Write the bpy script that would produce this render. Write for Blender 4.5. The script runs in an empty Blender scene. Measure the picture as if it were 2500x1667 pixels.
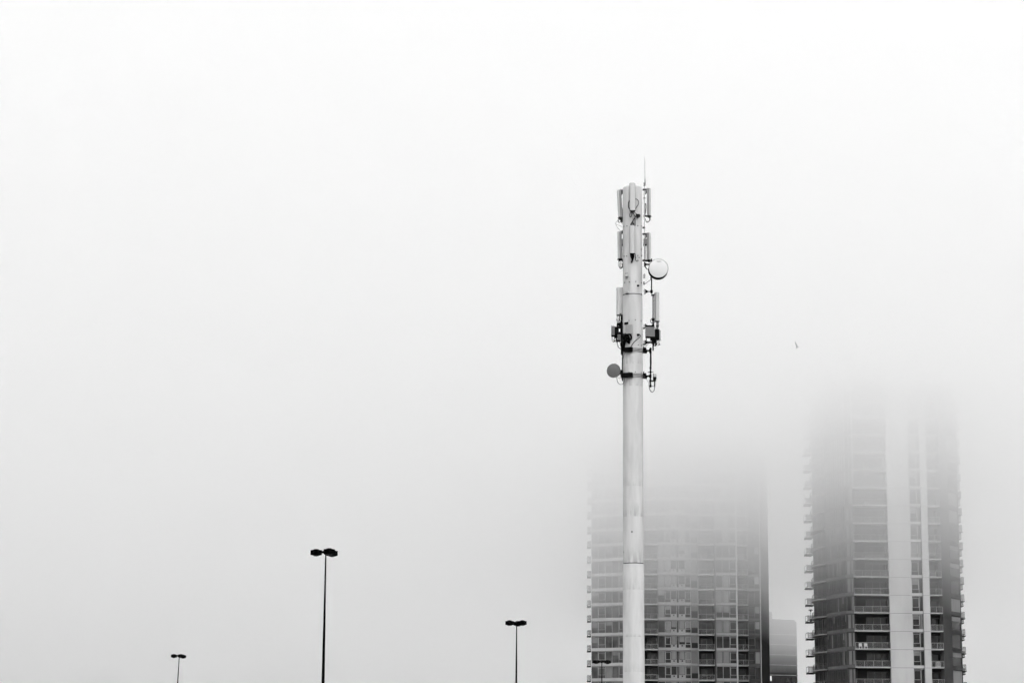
import bpy, math, random
from mathutils import Matrix, Vector
R = math.radians
HOR, ANI, SUNX, SUNE, VB, EXPO = 0, .8, 45, .42, 10, 2.2
LAYERS = [(27, .004), (32, .004), (45, .008), (58, .016), (66, .04)]; CTOP = 76
sc = bpy.context.scene
rnd = random.Random(7)

# ------------------------------------------------------------------ camera
F, PW, PH, EYE = 5600.0, 2500.0, 1667.0, 1.6
CM = Matrix.Translation((0, 0, EYE)) @ Matrix.Rotation(R(90 + 10.6), 4, 'X') @ Matrix.Rotation(R(.38), 4, 'Z')
cam = bpy.data.objects.new('camera', bpy.data.cameras.new('camera'))
sc.collection.objects.link(cam)
cam.matrix_world = CM
cam.data.sensor_width = 36
cam.data.lens = F / PW * 36
cam.data.clip_end = 12000
sc.camera = cam

# ------------------------------------------------------------------ light
w = bpy.data.worlds.new('World'); sc.world = w; w.use_nodes = True
wn, wl = w.node_tree.nodes, w.node_tree.links
sky = wn.new('ShaderNodeTexSky'); sky.sky_type = 'NISHITA'; sky.sun_disc = False
sky.sun_elevation = R(60); sky.sun_rotation = R(160)
bw = wn.new('ShaderNodeRGBToBW')
wl.new(sky.outputs[0], bw.inputs[0])
# overcast: the cloudy sky is darker towards the horizon than overhead
tc = wn.new('ShaderNodeTexCoord'); sp = wn.new('ShaderNodeSeparateXYZ'); rp = wn.new('ShaderNodeValToRGB'); mu = wn.new('ShaderNodeMath'); mu.operation = 'MULTIPLY'
wl.new(tc.outputs['Generated'], sp.inputs[0]); wl.new(sp.outputs[2], rp.inputs[0])
for p_, v_ in ((0, HOR), (.04, .05), (.35, .7)):
    e_ = rp.color_ramp.elements[0] if p_ == 0 else rp.color_ramp.elements.new(p_)
    e_.position = p_; e_.color = (v_, v_, v_, 1)
rp.color_ramp.elements[-1].position = 1; rp.color_ramp.elements[-1].color = (1.5, 1.5, 1.5, 1)
wl.new(bw.outputs[0], mu.inputs[0]); wl.new(rp.outputs[0], mu.inputs[1]); wl.new(mu.outputs[0], wn['Background'].inputs[0])
wn['Background'].inputs[1].default_value = .15
sun = bpy.data.lights.new('sun', 'SUN'); sun.energy = SUNE; sun.angle = R(40)
so = bpy.data.objects.new('sun', sun); so.rotation_euler = (R(SUNX), 0, R(10)); sc.collection.objects.link(so)
sc.view_settings.view_transform = 'Standard'; sc.view_settings.look = 'None'; sc.view_settings.gamma = 1
sc.view_settings.exposure = EXPO
sc.cycles.max_bounces = 24; sc.cycles.diffuse_bounces = 3; sc.cycles.glossy_bounces = 2
sc.cycles.volume_bounces = VB; sc.cycles.transparent_max_bounces = 64
sc.cycles.use_denoising = True; sc.cycles.use_guiding = True

# ------------------------------------------------------------------ helpers
def at(px, py, Y):
    d = CM.to_3x3() @ Vector(((px - PW / 2) / F, -(py - PH / 2) / F, -1))
    return Vector((0, 0, EYE)) + d * (Y / d.y)

def plan(px, Y):                       # a point of the ground plan at distance Y seen in picture column px
    return Vector((at(px, 1600, Y).x, Y))

def mat(name, c, rough=.8, spec=.3, metal=0., noise=0., nscale=(1, 1, 1), bump=0., tint=None):
    m = bpy.data.materials.new(name); m.use_nodes = True
    n, l = m.node_tree.nodes, m.node_tree.links
    b = n['Principled BSDF']
    b.inputs['Base Color'].default_value = (c, c, c, 1)
    b.inputs['Roughness'].default_value = rough
    b.inputs['Specular IOR Level'].default_value = spec
    b.inputs['Metallic'].default_value = metal
    if noise:
        tc = n.new('ShaderNodeTexCoord'); mp = n.new('ShaderNodeMapping'); nz = n.new('ShaderNodeTexNoise'); cr = n.new('ShaderNodeValToRGB')
        mp.inputs['Scale'].default_value = nscale
        nz.inputs['Detail'].default_value = 6; nz.inputs['Scale'].default_value = 1
        l.new(tc.outputs['Object'], mp.inputs[0]); l.new(mp.outputs[0], nz.inputs[0]); l.new(nz.outputs[0], cr.inputs[0])
        lo, hi = c * (1 - noise), min(1, c * (1 + noise * .4))
        cr.color_ramp.elements[0].position = .3; cr.color_ramp.elements[0].color = (lo, lo, lo, 1)
        cr.color_ramp.elements[1].position = .62; cr.color_ramp.elements[1].color = (hi, hi, hi, 1)
        l.new(cr.outputs[0], b.inputs['Base Color'])
        if bump:
            bp = n.new('ShaderNodeBump'); bp.inputs['Strength'].default_value = bump
            l.new(nz.outputs[0], bp.inputs['Height']); l.new(bp.outputs[0], b.inputs['Normal'])
    return m

MT = {}
MT.update({
 'mast': mat('weathered_white_paint', .46, .6, noise=.16, nscale=(3, 3, .5)),
 'panel': mat('antenna_plastic', .44, .5, noise=.08, nscale=(4, 4, 1)),
 'radome': mat('dish_radome', .60, .5, noise=.05, nscale=(2, 2, 2)),
 'grey_box': mat('grey_radio_housing', .17, .6, noise=.12, nscale=(6, 6, 6)),
 'grey_dish': mat('grey_dish_cover', .11, .7, noise=.1, nscale=(6, 6, 6)),
 'steel': mat('dark_steel', .004, .8, .02, noise=.4, nscale=(8, 8, 3)),
 'galv': mat('galvanised_steel', .10, .55, .4, noise=.3, nscale=(8, 8, 2)),
 'cable': mat('black_cable', .003, .8, .02),
 'lamp': mat('black_lamp_paint', .0015, .8, 0., noise=.3, nscale=(3, 3, 3)),
 'lens': mat('smoked_lens', .03, .25, .5),
 'band': mat('grey_spandrel', .22, .8, noise=.18, nscale=(.7, .7, 1.2)),
 'conc': mat('painted_concrete', .34, .85, noise=.12, nscale=(.5, .5, .12)),
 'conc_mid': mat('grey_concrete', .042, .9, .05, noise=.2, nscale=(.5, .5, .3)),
 'conc_band': mat('grey_band_paint', .10, .9, .02, noise=.2, nscale=(.5, .5, .5)),
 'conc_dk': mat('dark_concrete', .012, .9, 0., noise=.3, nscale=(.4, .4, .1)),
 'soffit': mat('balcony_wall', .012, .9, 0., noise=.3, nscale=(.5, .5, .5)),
 'slab': mat('slab_edge', .34, .85, noise=.15, nscale=(.6, .6, .6)),
 'slab_dk': mat('dark_slab_edge', .03, .9, 0., noise=.2, nscale=(.6, .6, .6)),
 'glass': mat('window_glass', .006, .15, .3),
 'glass_grey': mat('tinted_window_glass', .012, .3, .12, noise=.5, nscale=(.35, .35, .6)),
 'glass_fog_tone': mat('fog_reflection_tone_glass', .07, .3, .2, noise=.6, nscale=(.5, .5, .4)),  # fog reflected in the left wing's panes, put into the base colour
 'frame': mat('window_frame', .22, .5, noise=.1, nscale=(1, 1, 1)),
 'frame_dk': mat('dark_window_frame', .05, .5, noise=.1, nscale=(1, 1, 1)),
 'blind': mat('window_blind', .15, .9, noise=.2, nscale=(.8, .8, .2)),
 'rail': mat('railing_metal', .22, .5, noise=.1, nscale=(1, 1, 1)),
 'rail_dk': mat('dark_railing_metal', .025, .5),
 'white': mat('white_plastic', .8, .5, noise=.05),
 'asphalt': mat('asphalt', .05, .9, noise=.4, nscale=(.3, .3, .3), bump=.3),
 'feather': mat('grey_feathers', .22, .9, noise=.2, nscale=(9, 9, 9)),
})
def glass_rail():
    m = bpy.data.materials.new('railing_glass'); m.use_nodes = True
    n, l = m.node_tree.nodes, m.node_tree.links
    b = n['Principled BSDF']; b.inputs['Base Color'].default_value = (.05, .05, .05, 1); b.inputs['Roughness'].default_value = .3
    t = n.new('ShaderNodeBsdfTransparent'); mx = n.new('ShaderNodeMixShader'); mx.inputs[0].default_value = .28
    l.new(t.outputs[0], mx.inputs[1]); l.new(b.outputs[0], mx.inputs[2]); l.new(mx.outputs[0], n['Material Output'].inputs['Surface'])
    return m
MT['rglass'] = glass_rail()

class MB:
    def __init__(s): s.v = []; s.f = []; s.sm = []
    def add(s, vs, fs, smooth=False):
        o = len(s.v); s.v += [Vector(q) for q in vs]; s.f += [tuple(i + o for i in f) for f in fs]; s.sm += [smooth] * len(fs); return s
    def hexa(s, c):                    # 8 corners: 4 of the bottom ring, 4 of the top ring
        return s.add(c, [(3, 2, 1, 0), (4, 5, 6, 7), (0, 1, 5, 4), (1, 2, 6, 5), (2, 3, 7, 6), (3, 0, 4, 7)])
    def box(s, c, d, rz=0, rx=0, ry=0):
        m = Matrix.Rotation(rz, 3, 'Z') @ Matrix.Rotation(ry, 3, 'Y') @ Matrix.Rotation(rx, 3, 'X')
        x, y, z = d[0] / 2, d[1] / 2, d[2] / 2
        c = Vector(c)
        return s.hexa([c + m @ Vector(q) for q in [(-x, -y, -z), (x, -y, -z), (x, y, -z), (-x, y, -z), (-x, -y, z), (x, -y, z), (x, y, z), (-x, y, z)]])
    def tube(s, pts, r, n=8, cap=True):
        pts = [Vector(p) for p in pts]; rs = r if isinstance(r, (list, tuple)) else [r] * len(pts)
        vs, fs = [], []
        prev = None
        for i, p in enumerate(pts):
            t = (pts[min(i + 1, len(pts) - 1)] - pts[max(i - 1, 0)]).normalized()
            if prev is None:
                a = Vector((0, 0, 1)) if abs(t.z) < .9 else Vector((1, 0, 0))
                u = t.cross(a).normalized()
            else:
                u = (prev - t * prev.dot(t)).normalized()
            prev = u; v = t.cross(u)
            for k in range(n):
                an = 2 * math.pi * k / n
                vs.append(p + (u * math.cos(an) + v * math.sin(an)) * rs[i])
        for i in range(len(pts) - 1):
            for k in range(n):
                k2 = (k + 1) % n
                fs.append((i * n + k, i * n + k2, (i + 1) * n + k2, (i + 1) * n + k))
        s.add(vs, fs, n > 6)
        if cap:
            s.add(vs[:n], [tuple(range(n))[::-1]]); s.add(vs[-n:], [tuple(range(n))])
        return s
    def curve(s, pts, r, n=6, sub=6):  # a smooth cable through the points
        P = [Vector(p) for p in pts]; P = [P[0] * 2 - P[1]] + P + [P[-1] * 2 - P[-2]]
        out = []
        for i in range(1, len(P) - 2):
            for k in range(sub):
                t = k / sub; a, b, c, d = P[i - 1:i + 3]
                out.append(.5 * ((2 * b) + (c - a) * t + (2 * a - 5 * b + 4 * c - d) * t * t + (3 * b - a - 3 * c + d) * t ** 3))
        out.append(P[-2])
        return s.tube(out, r, n)
    def lathe(s, c, prof, n=32, axis='Z', seg_smooth=True):
        # prof: list of (radius, offset along the axis)
        c = Vector(c); vs = []; fs = []
        ax = {'Z': lambda r, h, a: Vector((r * math.cos(a), r * math.sin(a), h)),
              'Y': lambda r, h, a: Vector((r * math.cos(a), h, r * math.sin(a)))}[axis] if isinstance(axis, str) else None
        if ax is None:
            t = Vector(axis).normalized(); u = t.cross(Vector((0, 0, 1))).normalized(); v = t.cross(u)
            ax = lambda r, h, a: u * r * math.cos(a) + v * r * math.sin(a) + t * h
        for r, h in prof:
            for k in range(n): vs.append(c + ax(max(r, 1e-4), h, 2 * math.pi * k / n))
        for i in range(len(prof) - 1):
            for k in range(n):
                k2 = (k + 1) % n
                fs.append((i * n + k, i * n + k2, (i + 1) * n + k2, (i + 1) * n + k))
        return s.add(vs, fs, seg_smooth)
    def build(s, name, m, parent=None, loc=None):
        me = bpy.data.meshes.new(name)
        root = parent
        while root is not None and root.parent is not None: root = root.parent
        L = Vector(root.location) if root is not None else Vector(loc or (0, 0, 0))
        me.from_pydata([v - L for v in s.v], [], s.f)
        for p, q in zip(me.polygons, s.sm): p.use_smooth = q
        me.materials.append(MT[m] if isinstance(m, str) else m)
        me.validate()
        o = bpy.data.objects.new(name, me); sc.collection.objects.link(o)
        if parent is not None: o.parent = parent
        else: o.location = L
        if any(s.sm):
            md = me
            try: md.set_sharp_from_angle(angle=R(40))
            except Exception: pass
        return o

def tag(o, label=None, cat=None, group=None, kind=None):
    for k, v in (('label', label), ('category', cat), ('group', group), ('kind', kind)):
        if v: o[k] = v
    return o
def thing(name, loc, label, cat, group=None):
    o = bpy.data.objects.new(name, None); sc.collection.objects.link(o); o.location = loc; o.empty_display_size = .5
    return tag(o, label, cat, group)

# ------------------------------------------------------------------ ground
g = MB(); S = 5000
g.add([(-S, -S, 0), (S, -S, 0), (S, S, 0), (-S, S, 0)], [(0, 1, 2, 3)])
tag(g.build('ground', 'asphalt'), kind='structure')

# ------------------------------------------------------------------ apartment towers
class Bay:
    """a straight piece of facade from p0 to p1 (left to right seen from the front); s runs along it, d outwards"""
    def __init__(s, a, b):
        s.p0, s.p1 = a, b; e = b - a; s.L = e.length; s.u = e / s.L; s.n = Vector((s.u.y, -s.u.x))
    def pt(s, q, d, z):
        v = s.p0 + s.u * q + s.n * d; return Vector((v.x, v.y, z))
    def box(s, mb, s0, s1, d0, d1, z0, z1):
        mb.hexa([s.pt(s0, d1, z0), s.pt(s1, d1, z0), s.pt(s1, d0, z0), s.pt(s0, d0, z0),
                 s.pt(s0, d1, z1), s.pt(s1, d1, z1), s.pt(s1, d0, z1), s.pt(s0, d0, z1)])
def bay(px0, Y0, px1, Y1): return Bay(plan(px0, Y0), plan(px1, Y1))

def window_row(root, b, zb, fh, cuts, band_h=.52, band='band', frame='frame', glass='glass', blinds=(), solid=(), vents=(), transom=(), bd=.0):
    """one storey of window wall: spandrel band, glass, frame, blinds. cuts = fractions of the bay where mullions stand"""
    m = MB(); b.box(m, 0, b.L, -.5, bd, zb, zb + band_h)
    z0, z1 = zb + band_h, zb + fh - .08
    for i in solid:
        b.box(m, cuts[i] * b.L + .03, cuts[i + 1] * b.L - .03, -.45, bd - .02, z0 + .001, z0 + .62)
    sp = m.build('spandrel', band, root)
    if vents:
        m = MB()
        for i in vents:
            c = (cuts[i] + cuts[i + 1]) / 2 * b.L
            b.box(m, c - .13, c + .13, bd - .015, bd + .015, z0 + .22, z0 + .50)
        m.build('vent', 'steel', sp)
    m = MB(); b.box(m, .02, b.L - .02, -.5, bd - .14, z0, zb + fh)
    wdw = m.build('window', glass, root)
    m = MB()
    for i, c in enumerate(cuts):
        x = min(max(c * b.L, .045), b.L - .045)
        b.box(m, x - .04, x + .04, bd - .13, bd - .02, z0, z1)
    b.box(m, .09, b.L - .09, bd - .12, bd - .04, z1 - .09, z1 - .002)
    for i in transom:
        b.box(m, cuts[i] * b.L + .05, cuts[i + 1] * b.L - .05, bd - .11, bd - .05, z0 + .60, z0 + .67)
        b.box(m, cuts[i] * b.L + .05, cuts[i + 1] * b.L - .05, bd - .11, bd - .05, z1 - .36, z1 - .30)
        b.box(m, cuts[i] * b.L + .06, cuts[i] * b.L + .13, bd - .115, bd - .055, z0 + .68, z1 - .37)
        b.box(m, cuts[i + 1] * b.L - .13, cuts[i + 1] * b.L - .06, bd - .115, bd - .055, z0 + .68, z1 - .37)
    m.build('frame', frame, wdw)
    if blinds:
        for i, dr in blinds:
            m = MB()
            lo = z0 + .70 if (i in solid or dr < 1) else z0 + .05
            zz = z1 - .10 - dr * (z1 - .10 - lo)
            b.box(m, cuts[i] * b.L + .14, cuts[i + 1] * b.L - .14, bd - .145, bd - .125, zz, z1 - .10)
            m.build('blind', 'blind', wdw)

def recess(root, b, zb, fh, depth=1.9, rail='rail', slab='slab', proj=.25, posts=1.3, doors=(.15, .85), door_glass='glass', th=.16, items=True, clutter=.35):
    """one storey of recessed balcony: slab, back wall with a glazed door, railing"""
    m = MB(); b.box(m, 0, b.L, -depth, proj, zb, zb + th)
    bal = m.build('balcony', slab, root)
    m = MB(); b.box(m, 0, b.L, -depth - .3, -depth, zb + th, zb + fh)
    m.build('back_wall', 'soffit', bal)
    m = MB(); x0, x1 = doors[0] * b.L, doors[1] * b.L
    b.box(m, x0, x1, -depth + .003, -depth + .05, zb + th + .05, zb + 2.35)
    d = m.build('balcony_door', door_glass, root)
    m = MB(); n = max(1, round((x1 - x0) / 1.1))
    for k in range(n + 1):
        x = x0 + (x1 - x0) * k / n
        b.box(m, x - .04, x + .04, -depth + .055, -depth + .12, zb + th, zb + 2.42)
    b.box(m, x0 + .05, x1 - .05, -depth + .055, -depth + .11, zb + 2.36, zb + 2.43)
    m.build('frame', 'frame_dk', d)
    railing(root, b, zb + th, posts, rail, proj)
    return bal

def railing(root, b, z, posts, rail, proj, h=1.02, glass=True):
    m = MB(); pj = proj - .08
    b.box(m, 0, b.L, pj - .05, pj, z + h - .055, z + h)
    b.box(m, 0, b.L, pj - .04, pj - .01, z + .07, z + .11)
    n = max(1, round(b.L / posts))
    for k in range(n + 1):
        x = min(max(b.L * k / n, .03), b.L - .03)
        b.box(m, x - .025, x + .025, pj - .045, pj - .005, z + .002, z + h - .057)
    r = m.build('railing', rail, root)
    if glass:
        m = MB(); b.box(m, .06, b.L - .06, pj - .032, pj - .022, z + .12, z + h - .06); m.build('glass_panel', 'rglass', r)

def side_balcony(root, px0, px1, Y0, Y1, zb, slab='slab_dk', rail='rail_dk', name='balcony', th=.2, h=1.05):
    """a balcony that sticks out sideways: slab with a railing on three sides"""
    a, c = plan(px0, Y0), plan(px1, Y0)
    m = MB(); x0, x1 = min(a.x, c.x), max(a.x, c.x)
    m.box(((x0 + x1) / 2, (Y0 + Y1) / 2, zb + th / 2), (x1 - x0, Y1 - Y0, th))
    bal = m.build(name, slab, root)
    m = MB(); z = zb + th; t = .05
    for (p, q) in (((x0 + .06, Y0 + .06), (x1 - .06, Y0 + .06)), ((x0 + .06, Y1 - .06), (x1 - .06, Y1 - .06)), ((x0 + .06, Y0 + .06), (x0 + .06, Y1 - .06)), ((x1 - .06, Y0 + .06), (x1 - .06, Y1 - .06))):
        for hh in (h, .14):
            m.tube([(p[0], p[1], z + hh), (q[0], q[1], z + hh)], .028, 4)
        m.tube([(p[0], p[1], z), (p[0], p[1], z + h)], .03, 4)
        m.tube([(q[0], q[1], z), (q[0], q[1], z + h)], .03, 4)
    mx = (x0 + x1) / 2
    m.tube([(mx, Y0 + .06, z), (mx, Y0 + .06, z + h)], .02, 4)
    r = m.build('railing', rail, root)
    m = MB(); m.box((mx, Y0 + .06, z + h / 2 + .05), (x1 - x0 - .2, .012, h - .22)); m.build('glass_panel', 'rglass', r)
    return bal

def core(root, pts, z0, z1, m='conc_dk', name='wall'):
    mb = MB(); n = len(pts)
    mb.add([(p.x, p.y, z0) for p in pts] + [(p.x, p.y, z1) for p in pts],
           [tuple(range(n))[::-1], tuple(range(n, 2 * n))] + [(i, (i + 1) % n, n + (i + 1) % n, n + i) for i in range(n)])
    return mb.build(name, m, root)

# ---- left tower
def tower_a():
    Y = 448.; fh = 2.92
    zb0 = at(1640, 1512.4, Y).z
    k0, k1 = -6, 11
    cx = plan(1660, Y)
    root = thing('apartment_tower', (cx.x, 462, 0), 'broad apartment tower behind the white mast, with pale spandrel bands and dark balconies', 'apartment tower')
    A0, A1 = plan(1443.5, 453.6), plan(1571, Y)
    left = Bay(A0, A1)
    r1 = bay(1571, Y, 1606.5, Y)
    w1 = bay(1606.5, Y, 1687.5, Y)
    n1 = bay(1687.5, Y + .9, 1706, Y + .9)
    r2 = bay(1706, Y, 1745, Y)
    w2 = bay(1749, Y, 1799.5, Y)
    r3 = bay(1802, Y + .4, 1828, Y + .4)
    w3 = bay(1828, Y + 1.2, 1857.5, Y + 2.2)
    zbot, ztop = zb0 + fh * k0, zb0 + fh * (k1 + 1)
    # inner mass behind all bays
    inn = 2.3
    pts = [A0 + Vector((.35, .6)), A1 + Vector((-.3, .5)), A1 + Vector((0, inn)), plan(1606.5, Y) + Vector((0, inn)), plan(1606.6, Y) + Vector((0, .45)), plan(1687.4, Y) + Vector((0, .45)),
           plan(1687.5, Y) + Vector((0, 1.5)), plan(1706, Y) + Vector((0, 1.5)), plan(1706.1, Y) + Vector((0, inn)), plan(1745.5, Y) + Vector((0, inn)), plan(1745.6, Y) + Vector((0, .3)),
           plan(1801, Y) + Vector((0, .3)), plan(1802, Y) + Vector((0, inn + .4)), plan(1828, Y) + Vector((0, inn + .4)), plan(1828.1, Y + 1.7), plan(1857, Y + 2.7),
           plan(1870, 470), plan(1876, 478), plan(1446, 480)]
    core(root, pts, 0, ztop)
    # dark side wall on the right, two planes
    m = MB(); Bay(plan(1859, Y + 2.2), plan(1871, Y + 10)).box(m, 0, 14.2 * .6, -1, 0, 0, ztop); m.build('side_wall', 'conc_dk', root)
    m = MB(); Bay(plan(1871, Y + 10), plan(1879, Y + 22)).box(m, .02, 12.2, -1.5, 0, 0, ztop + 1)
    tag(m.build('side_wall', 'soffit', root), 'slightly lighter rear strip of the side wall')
    # columns
    for a, c, Yc, mt in ((1745, 1749, Y - .1, 'conc_mid'), (1799.5, 1802, Y - .15, 'conc'), (1857.5, 1859.2, Y + 2.1, 'conc'), (1605.6, 1607.2, Y - .12, 'conc_mid'), (1704.8, 1706.4, Y + .05, 'band')):
        b = bay(a, Yc, c, Yc); m = MB(); b.box(m, 0, b.L, -.7, 0, 0, ztop); m.build('column', mt, root)
    f_ = lambda px: (px - 1606.5) / 81.
    w1c = [0, f_(1624.2), f_(1638.5), f_(1652.5), f_(1657.8), f_(1673.5), 1]
    lc = [0, .13, .27, .40, .53, .66, .80, 1]
    # which panes have blinds down, read storey by storey from the lowest in view
    known = {-1: ([(1, 1), (2, .8), (4, 1), (5, .9)], [(0, 1), (1, 1)], [(1, .9)]),
             -2: ([(2, 1), (4, .75), (5, .8)], [], []),
             -3: ([(0, 1), (2, 1), (4, 1), (5, 1)], [(0, 1), (1, 1)], [(1, 1)]),
             -4: ([(4, 1)], [], []),
             -5: ([(2, 1), (4, .1)], [(0, 1)], []),
             0: ([(0, 1), (1, .5)], [(0, .8), (1, .8)], [(1, .8)])}
    for k in range(k0, k1 + 1):
        z = zb0 + fh * k
        if k in known: b1, b2, b3 = known[k]
        else:
            b1 = [(i, rnd.choice((1, 1, .6))) for i in (0, 1, 2, 4, 5) if rnd.random() < .45]
            b2 = [(i, 1) for i in (0, 1) if rnd.random() < .5]; b3 = [(1, .9)] if rnd.random() < .5 else []
        bl = [(i, rnd.choice((1, 1, .8, .5))) for i in (0, 2, 3, 4, 6) if rnd.random() < .35]
        window_row(root, left, z, fh, lc, band='conc_lt', frame='frame', glass='glass_fog_tone', blinds=bl, transom=(1, 4), band_h=.58)
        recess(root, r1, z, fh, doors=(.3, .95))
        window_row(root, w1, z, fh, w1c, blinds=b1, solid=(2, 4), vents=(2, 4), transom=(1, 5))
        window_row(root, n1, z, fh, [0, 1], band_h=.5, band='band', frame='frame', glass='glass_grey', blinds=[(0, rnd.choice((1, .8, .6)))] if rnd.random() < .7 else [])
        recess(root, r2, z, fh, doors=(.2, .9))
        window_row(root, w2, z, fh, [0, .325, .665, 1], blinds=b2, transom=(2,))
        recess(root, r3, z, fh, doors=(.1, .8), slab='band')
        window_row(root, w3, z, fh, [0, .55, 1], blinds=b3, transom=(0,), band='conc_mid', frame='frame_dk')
        side_balcony(root, 1434, 1443.3, 454.2, 457.5, z - .05, slab='conc_mid', rail='rail_dk')
    # ground storeys below the picture, roof
    m = MB()
    for b in (left, w1, w2): b.box(m, 0, b.L, -.6, .3, 0, zbot - .01)
    m.build('podium_wall', 'conc_mid', root)
    m = MB(); c = plan(1660, 462); m.box((c.x, 464, ztop + .5), (30, 26, 1)); m.build('roof', 'conc_mid', root)
MT['galv_dk'] = mat('weathered_dark_pipe', .045, .6, noise=.4, nscale=(6, 6, 2))
MT['conc_lt'] = mat('pale_spandrel', .32, .85, noise=.15, nscale=(.5, .5, .5))
tower_a()

# ---- right tower
def tower_b():
    Y = 380.; fh = 2.96
    zb0 = at(2130, 1584.8, Y).z
    k0, k1 = -3, 14
    root = thing('apartment_tower', (plan(2170, Y).x, 394, 0), 'round cornered apartment tower with a wide white pillar, top lost in fog', 'apartment tower')
    L3 = bay(1989, 397.5, 2020, 390.); L2 = bay(2020, 390., 2068, 381.6); L1 = bay(2068, 381.6, 2088, 380.2)
    f1 = bay(2088, Y, 2175, Y); wc = bay(2230, Y, 2258, Y); f2 = bay(2274, Y, 2304, Y)
    gw = bay(2305, Y + .3, 2326, Y + 3); w3 = bay(2326, Y + 3, 2350, Y + 6.5)
    zbot, ztop = zb0 + fh * k0, zb0 + fh * (k1 + 1)
    pts = [L3.p0 + Vector((.6, .5)), L3.p1 + Vector((.3, .5)), L2.p1 + Vector((0, .6)), L1.p1 + Vector((0, .6)), plan(2088.3, Y + 2.1), plan(2175, Y + 2.1), plan(2175.1, Y + .4), plan(2273, Y + .4),
           plan(2273.9, Y + 2.1), plan(2304.5, Y + 2.1), plan(2305, Y + .9), plan(2325.6, Y + 3.6), plan(2349, Y + 7), plan(2347, 404), plan(2330, 410), plan(2010, 410), plan(1990, 404)]
    core(root, pts, 0, ztop)
    for a, c, yy, mt, lb in ((2175, 2230, Y - .35, 'conc', 'wide white pillar'), (2258, 2274, Y - .35, 'conc', 'narrow white pillar')):
        b = bay(a, yy, c, yy)
        m = MB(); zz = 0; 
        lv = [0] + [zb0 + fh * k for k in range(k0, k1 + 1)] + [ztop]
        for z0, z1 in zip(lv[:-1], lv[1:]):
            b.box(m, 0, b.L, -.9, 0, z0 + (.05 if z0 else 0), z1)
        pl = tag(m.build('pillar', mt, root), lb)
        m = MB()
        for z1 in lv[1:-1]: b.box(m, .03, b.L - .03, -.85, -.02, z1 + .0005, z1 + .0495)
        m.build('joint', 'galv_dk', pl)
    m = MB(); gw.box(m, 0, gw.L, -.6, 0, 0, ztop); tag(m.build('wall', 'conc_mid', root), 'grey blank wall strip')
    items = {}
    for k in range(k0, k1 + 1):
        z = zb0 + fh * k
        # far left curved balcony
        n = 5; m = MB(); ring = []
        p = [plan(1984, 400), plan(1985, 396.5), plan(1992, 393.2), plan(2003, 391), plan(2018, 389.6)]
        inner = [plan(1992, 400), plan(1993, 398), plan(2000, 396), plan(2010, 393.6), plan(2022, 390.8)]
        vs = [(q.x, q.y, z) for q in p + inner[::-1]]; N = len(vs)
        m.add(vs + [(a, c, z + .18) for a, c, _ in vs], [tuple(range(N))[::-1], tuple(range(N, 2 * N))] + [(i, (i + 1) % N, N + (i + 1) % N, N + i) for i in range(N)])
        m.build('balcony', 'band', root)
        m = MB()
        for hh in (1.15, .3):
            m.tube([(q.x + .05, q.y + .05, z + hh) for q in p], .03, 4)
        for q in p: m.tube([(q.x + .05, q.y + .05, z + .18), (q.x + .05, q.y + .05, z + 1.15)], .03, 4)
        rl = m.build('railing', 'rail_dk', root)
        m = MB()
        m.add([(q.x + .07, q.y + .07, zz) for zz in (z + .2, z + 1.12) for q in p], [(i, i + 1, i + 6, i + 5) for i in range(4)]); m.build('glass_panel', 'rglass', rl)
        window_row(root, L3, z, fh, [0, .3, .65, 1], band_h=.3, band='conc_dk', frame='frame_dk', glass='glass')
        window_row(root, L2, z, fh, [0, .1, .2, .32, .42, .55, .66, .78, .9, 1], band_h=.55, band='conc_band', frame='frame_dk', glass='glass_grey',
                   blinds=[(i, rnd.choice((1, .7, .4))) for i in range(9) if rnd.random() < .25], transom=(2, 5, 7), bd=.05)
        window_row(root, L1, z, fh, [0, .12, .62, 1], band_h=.5, band='conc_band', frame='frame_dk', glass='glass_grey', blinds=[(1, 1), (2, 1)] if rnd.random() < .6 else [(2, 1)], bd=.04)
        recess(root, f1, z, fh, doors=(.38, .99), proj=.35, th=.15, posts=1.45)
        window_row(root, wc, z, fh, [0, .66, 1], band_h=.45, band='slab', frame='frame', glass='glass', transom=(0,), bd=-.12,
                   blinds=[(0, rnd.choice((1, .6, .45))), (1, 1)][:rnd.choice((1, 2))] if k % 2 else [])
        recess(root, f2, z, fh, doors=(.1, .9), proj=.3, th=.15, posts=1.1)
        window_row(root, w3, z, fh, [0, 1], band_h=.62, band='conc_mid', frame='conc_mid', glass='glass', blinds=[(0, rnd.choice((1, .5)))] if k % 3 else [])
        side_balcony(root, 1972.5, 1990, 404.5, 407.5, z, slab='slab_dk')
        side_balcony(root, 2348, 2359, 393., 396., z, slab='slab_dk')
        side_balcony(root, 2345, 2356, 404.5, 406.5, z, slab='slab_dk', h=.9)
    q = plan(2133, Y + .5); m = MB(); m.lathe((q.x, q.y, zb0 + 4 * fh - .10), [(0, 0), (.12, .02), (.14, .098), (0, .099)], 12); m.build('ceiling_lamp', 'white', root)
    m = MB()
    for b in (L2, L1, f1, wc, f2): b.box(m, .02, b.L - .02, -.5, .1, 0, zbot - .01)
    m.build('podium_wall', 'conc_mid', root)
    m = MB(); c = plan(2170, 394); m.box((c.x, 396, ztop + .5), (20, 22, 1)); m.build('roof', 'conc_mid', root)
    return zb0, fh
zB, fB = tower_b()

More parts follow.
